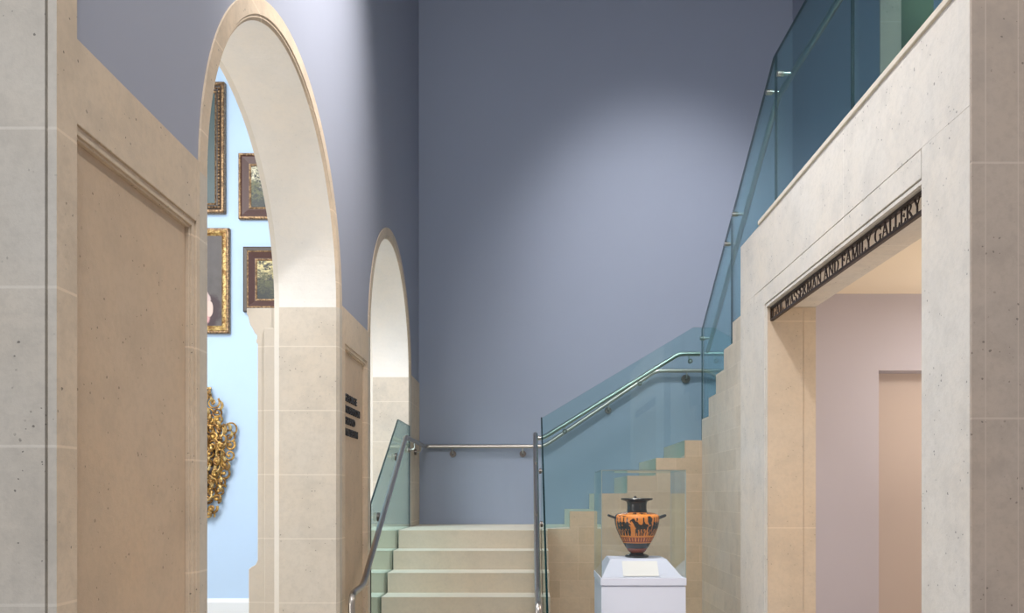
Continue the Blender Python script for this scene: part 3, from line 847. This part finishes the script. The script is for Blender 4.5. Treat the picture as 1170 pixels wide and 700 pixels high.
m = MB(); m.box(0, .02, -ylen, 0, 0, BT); m.box(0, .02, -ylen, 0, SH-BT, SH); m.box(0, .02, -.012, 0, BT, SH-BT); m.box(0, .02, -ylen, -ylen+.012, BT, SH-BT)
m.build('frame', M['bronze'], sg, bevel=.001)
txt = 'GAIL WASSERMAN AND FAMILY GALLERY'
lh = SH-2*BT+.002
adv = sum(serif(c)[1] for c in txt)
usable = ylen-.085
kx = usable/adv
u = .03
for ch in txt:
    P, a = serif(ch)
    if P:
        m = MB()
        for pg in P:
            m.prism([(-(u+x*kx), BT-.001+z*lh) for x, z in pg], 'x', .004, .008)
        m.build('letter', M['bronze'], sg)
    u += a*kx

tl = thing('wall_lettering', 'four short lines of dark raised lettering on the stone pier between the arches', 'lettering', (XL-.0275, 5.215, E+.40))
for txt, ln, zt_ in (('GEORGE', .36, .640), ('ROBINSON', .45, .566), ('GRAND', .30, .493), ('MUSEUM', .385, .420)):
    cu = bpy.data.curves.new('text_line', 'FONT'); cu.body = txt; cu.size = .066; cu.extrude = .004; cu.offset = .0012
    cu.materials.append(M['letter_black'])
    o = bpy.data.objects.new('text_line', cu); COL.objects.link(o)
    bpy.context.view_layer.update()
    wd = max(.01, o.dimensions.x)
    dg = bpy.context.evaluated_depsgraph_get()
    me = bpy.data.meshes.new_from_object(o.evaluated_get(dg))
    bpy.data.objects.remove(o)
    ob = bpy.data.objects.new('text_line', me); COL.objects.link(ob); ob.parent = tl
    kx_ = ln/wd
    for v in me.vertices:
        x, y, z = v.co
        v.co = (z+.006, x*kx_, y+(zt_-.40)-.046)     # reads along +y, facing +x
    me.update()

# ------------------------------------------------------------------ lights
def spot(name, loc, at, power, ang, blend=.6, col=(1, .93, .85), size=.08):
    l = bpy.data.lights.new(name, 'SPOT'); l.energy = power; l.spot_size = math.radians(ang); l.spot_blend = blend; l.color = col; l.shadow_soft_size = size
    o = bpy.data.objects.new(name, l); COL.objects.link(o); o.location = loc
    o.rotation_euler = (Vector(at)-Vector(loc)).to_track_quat('-Z', 'Y').to_euler(); return o
def area(name, loc, at, power, sx, sy, col=(1, 1, 1)):
    l = bpy.data.lights.new(name, 'AREA'); l.energy = power; l.shape = 'RECTANGLE'; l.size = sx; l.size_y = sy; l.color = col
    o = bpy.data.objects.new(name, l); COL.objects.link(o); o.location = loc
    o.rotation_euler = (Vector(at)-Vector(loc)).to_track_quat('-Z', 'Y').to_euler(); return o
WARM = (1, .94, .87)
spot('spot_back_wall', (.9, 4.6, 7.2), (1.45, 8.6, E+2.2), 720, 46, 1.0, (1, .96, .94), .3)
spot('spot_left_wall', (1.2, 3.0, 6.9), (-1.15, 4.0, E+3.5), 1750, 56, 1.0, (1, .96, .93), .2)
spot('spot_portal', (-.9, 4.0, 7.1), (1.5, 3.9, E+1.0), 800, 60, .9, (1, .975, .96), .1)
spot('spot_stair', (.2, 4.2, 7.1), (.3, 7.2, .8), 290, 40, .9, WARM, .1)
spot('spot_vase', (-.2, 4.2, 6.9), (.77, 5.88, 1.3), 850, 12, .6, (1, .95, .88), .05)
spot('fill_upper', (2.0, 3.6, 7.1), (2.75, 5.6, E+2.0), 330, 60, 1.0, (1, .97, .94), .2)  # extra spot added to brighten the upper wall behind the glass
spot('fill_steps', (-.7, 5.4, 7.0), (1.3, 6.9, E+.4), 260, 34, 1.0, (1, .97, .93), .1)  # added fill for the stepped wall and second-flight risers
spot('fill_pier', (1.25, 2.75, 6.6), (-1.15, 2.55, E+.2), 300, 56, 1.0, (1, .94, .87), .1)  # added spot that lifts the near left pier and panel
area('gallery_daylight', (-4.8, 4.6, 7.5), (-3.4, 5.6, 1.5), 440, 4.0, 3.0, (.98, .99, 1))
area('gallery_wall_fill', (-5.2, 5.2, 4.5), (-4.2, 11, 3.4), 110, 4.0, 4.0, (.97, .99, 1))  # unseen fill added to light the far gallery wall evenly
area('arch_fill', (-3.2, 3.5, 1.0), (-1.4, 4.3, 5.2), 28, 1.2, 1.6, (1, .98, .95))  # invented low fill, out of view, brightening the underside of the arch
area('room_lamp', (3.4, 4.3, ZG-.06), (3.4, 4.3, 0), 32, .8, .8, (1, .95, .90))
area('room_ceiling_fill', (3.9, 4.3, E+.1), (3.7, 4.3, ZG), 27, .7, .7, (1, .88, .74))  # made-up upward fill, out of view, to light the room's ceiling
area('passage_fill', (3.2, 6.4, 6.9), (3.2, 6.6, 2), 70, .4, 1.4, (1, .95, .85))  # unseen fill added because the passage came out dark
area('lobby_fill', (-.1, -3.2, 6.9), (0, 4.0, 1.2), 270, 3, 2, (1, .98, .96))  # unseen area fill behind the camera for the front faces
w = bpy.data.worlds.new('lobby'); scn.world = w; w.use_nodes = True
bg = w.node_tree.nodes['Background']; bg.inputs[0].default_value = (.84, .88, 1, 1); bg.inputs[1].default_value = .28

# ------------------------------------------------------------------ camera
cd = bpy.data.cameras.new('camera'); cam = bpy.data.objects.new('camera', cd); COL.objects.link(cam)
cam.location = (0, 0, E); cam.rotation_euler = (PI/2, 0, 0)
cd.sensor_width = 36; cd.sensor_fit = 'HORIZONTAL'; cd.lens = 36*F/1170
cd.shift_x = -20/1170; cd.shift_y = 214/1170
cd.clip_start = .05
scn.camera = cam
vs_ = scn.view_settings
scn.display_settings.display_device = 'sRGB'
vs_.view_transform = 'Standard'; vs_.look = 'None'; vs_.gamma = 1; vs_.exposure = 0.3; vs_.use_curve_mapping = False
scn.cycles.max_bounces = 12; scn.cycles.transparent_max_bounces = 24; scn.cycles.glossy_bounces = 6; scn.cycles.diffuse_bounces = 5
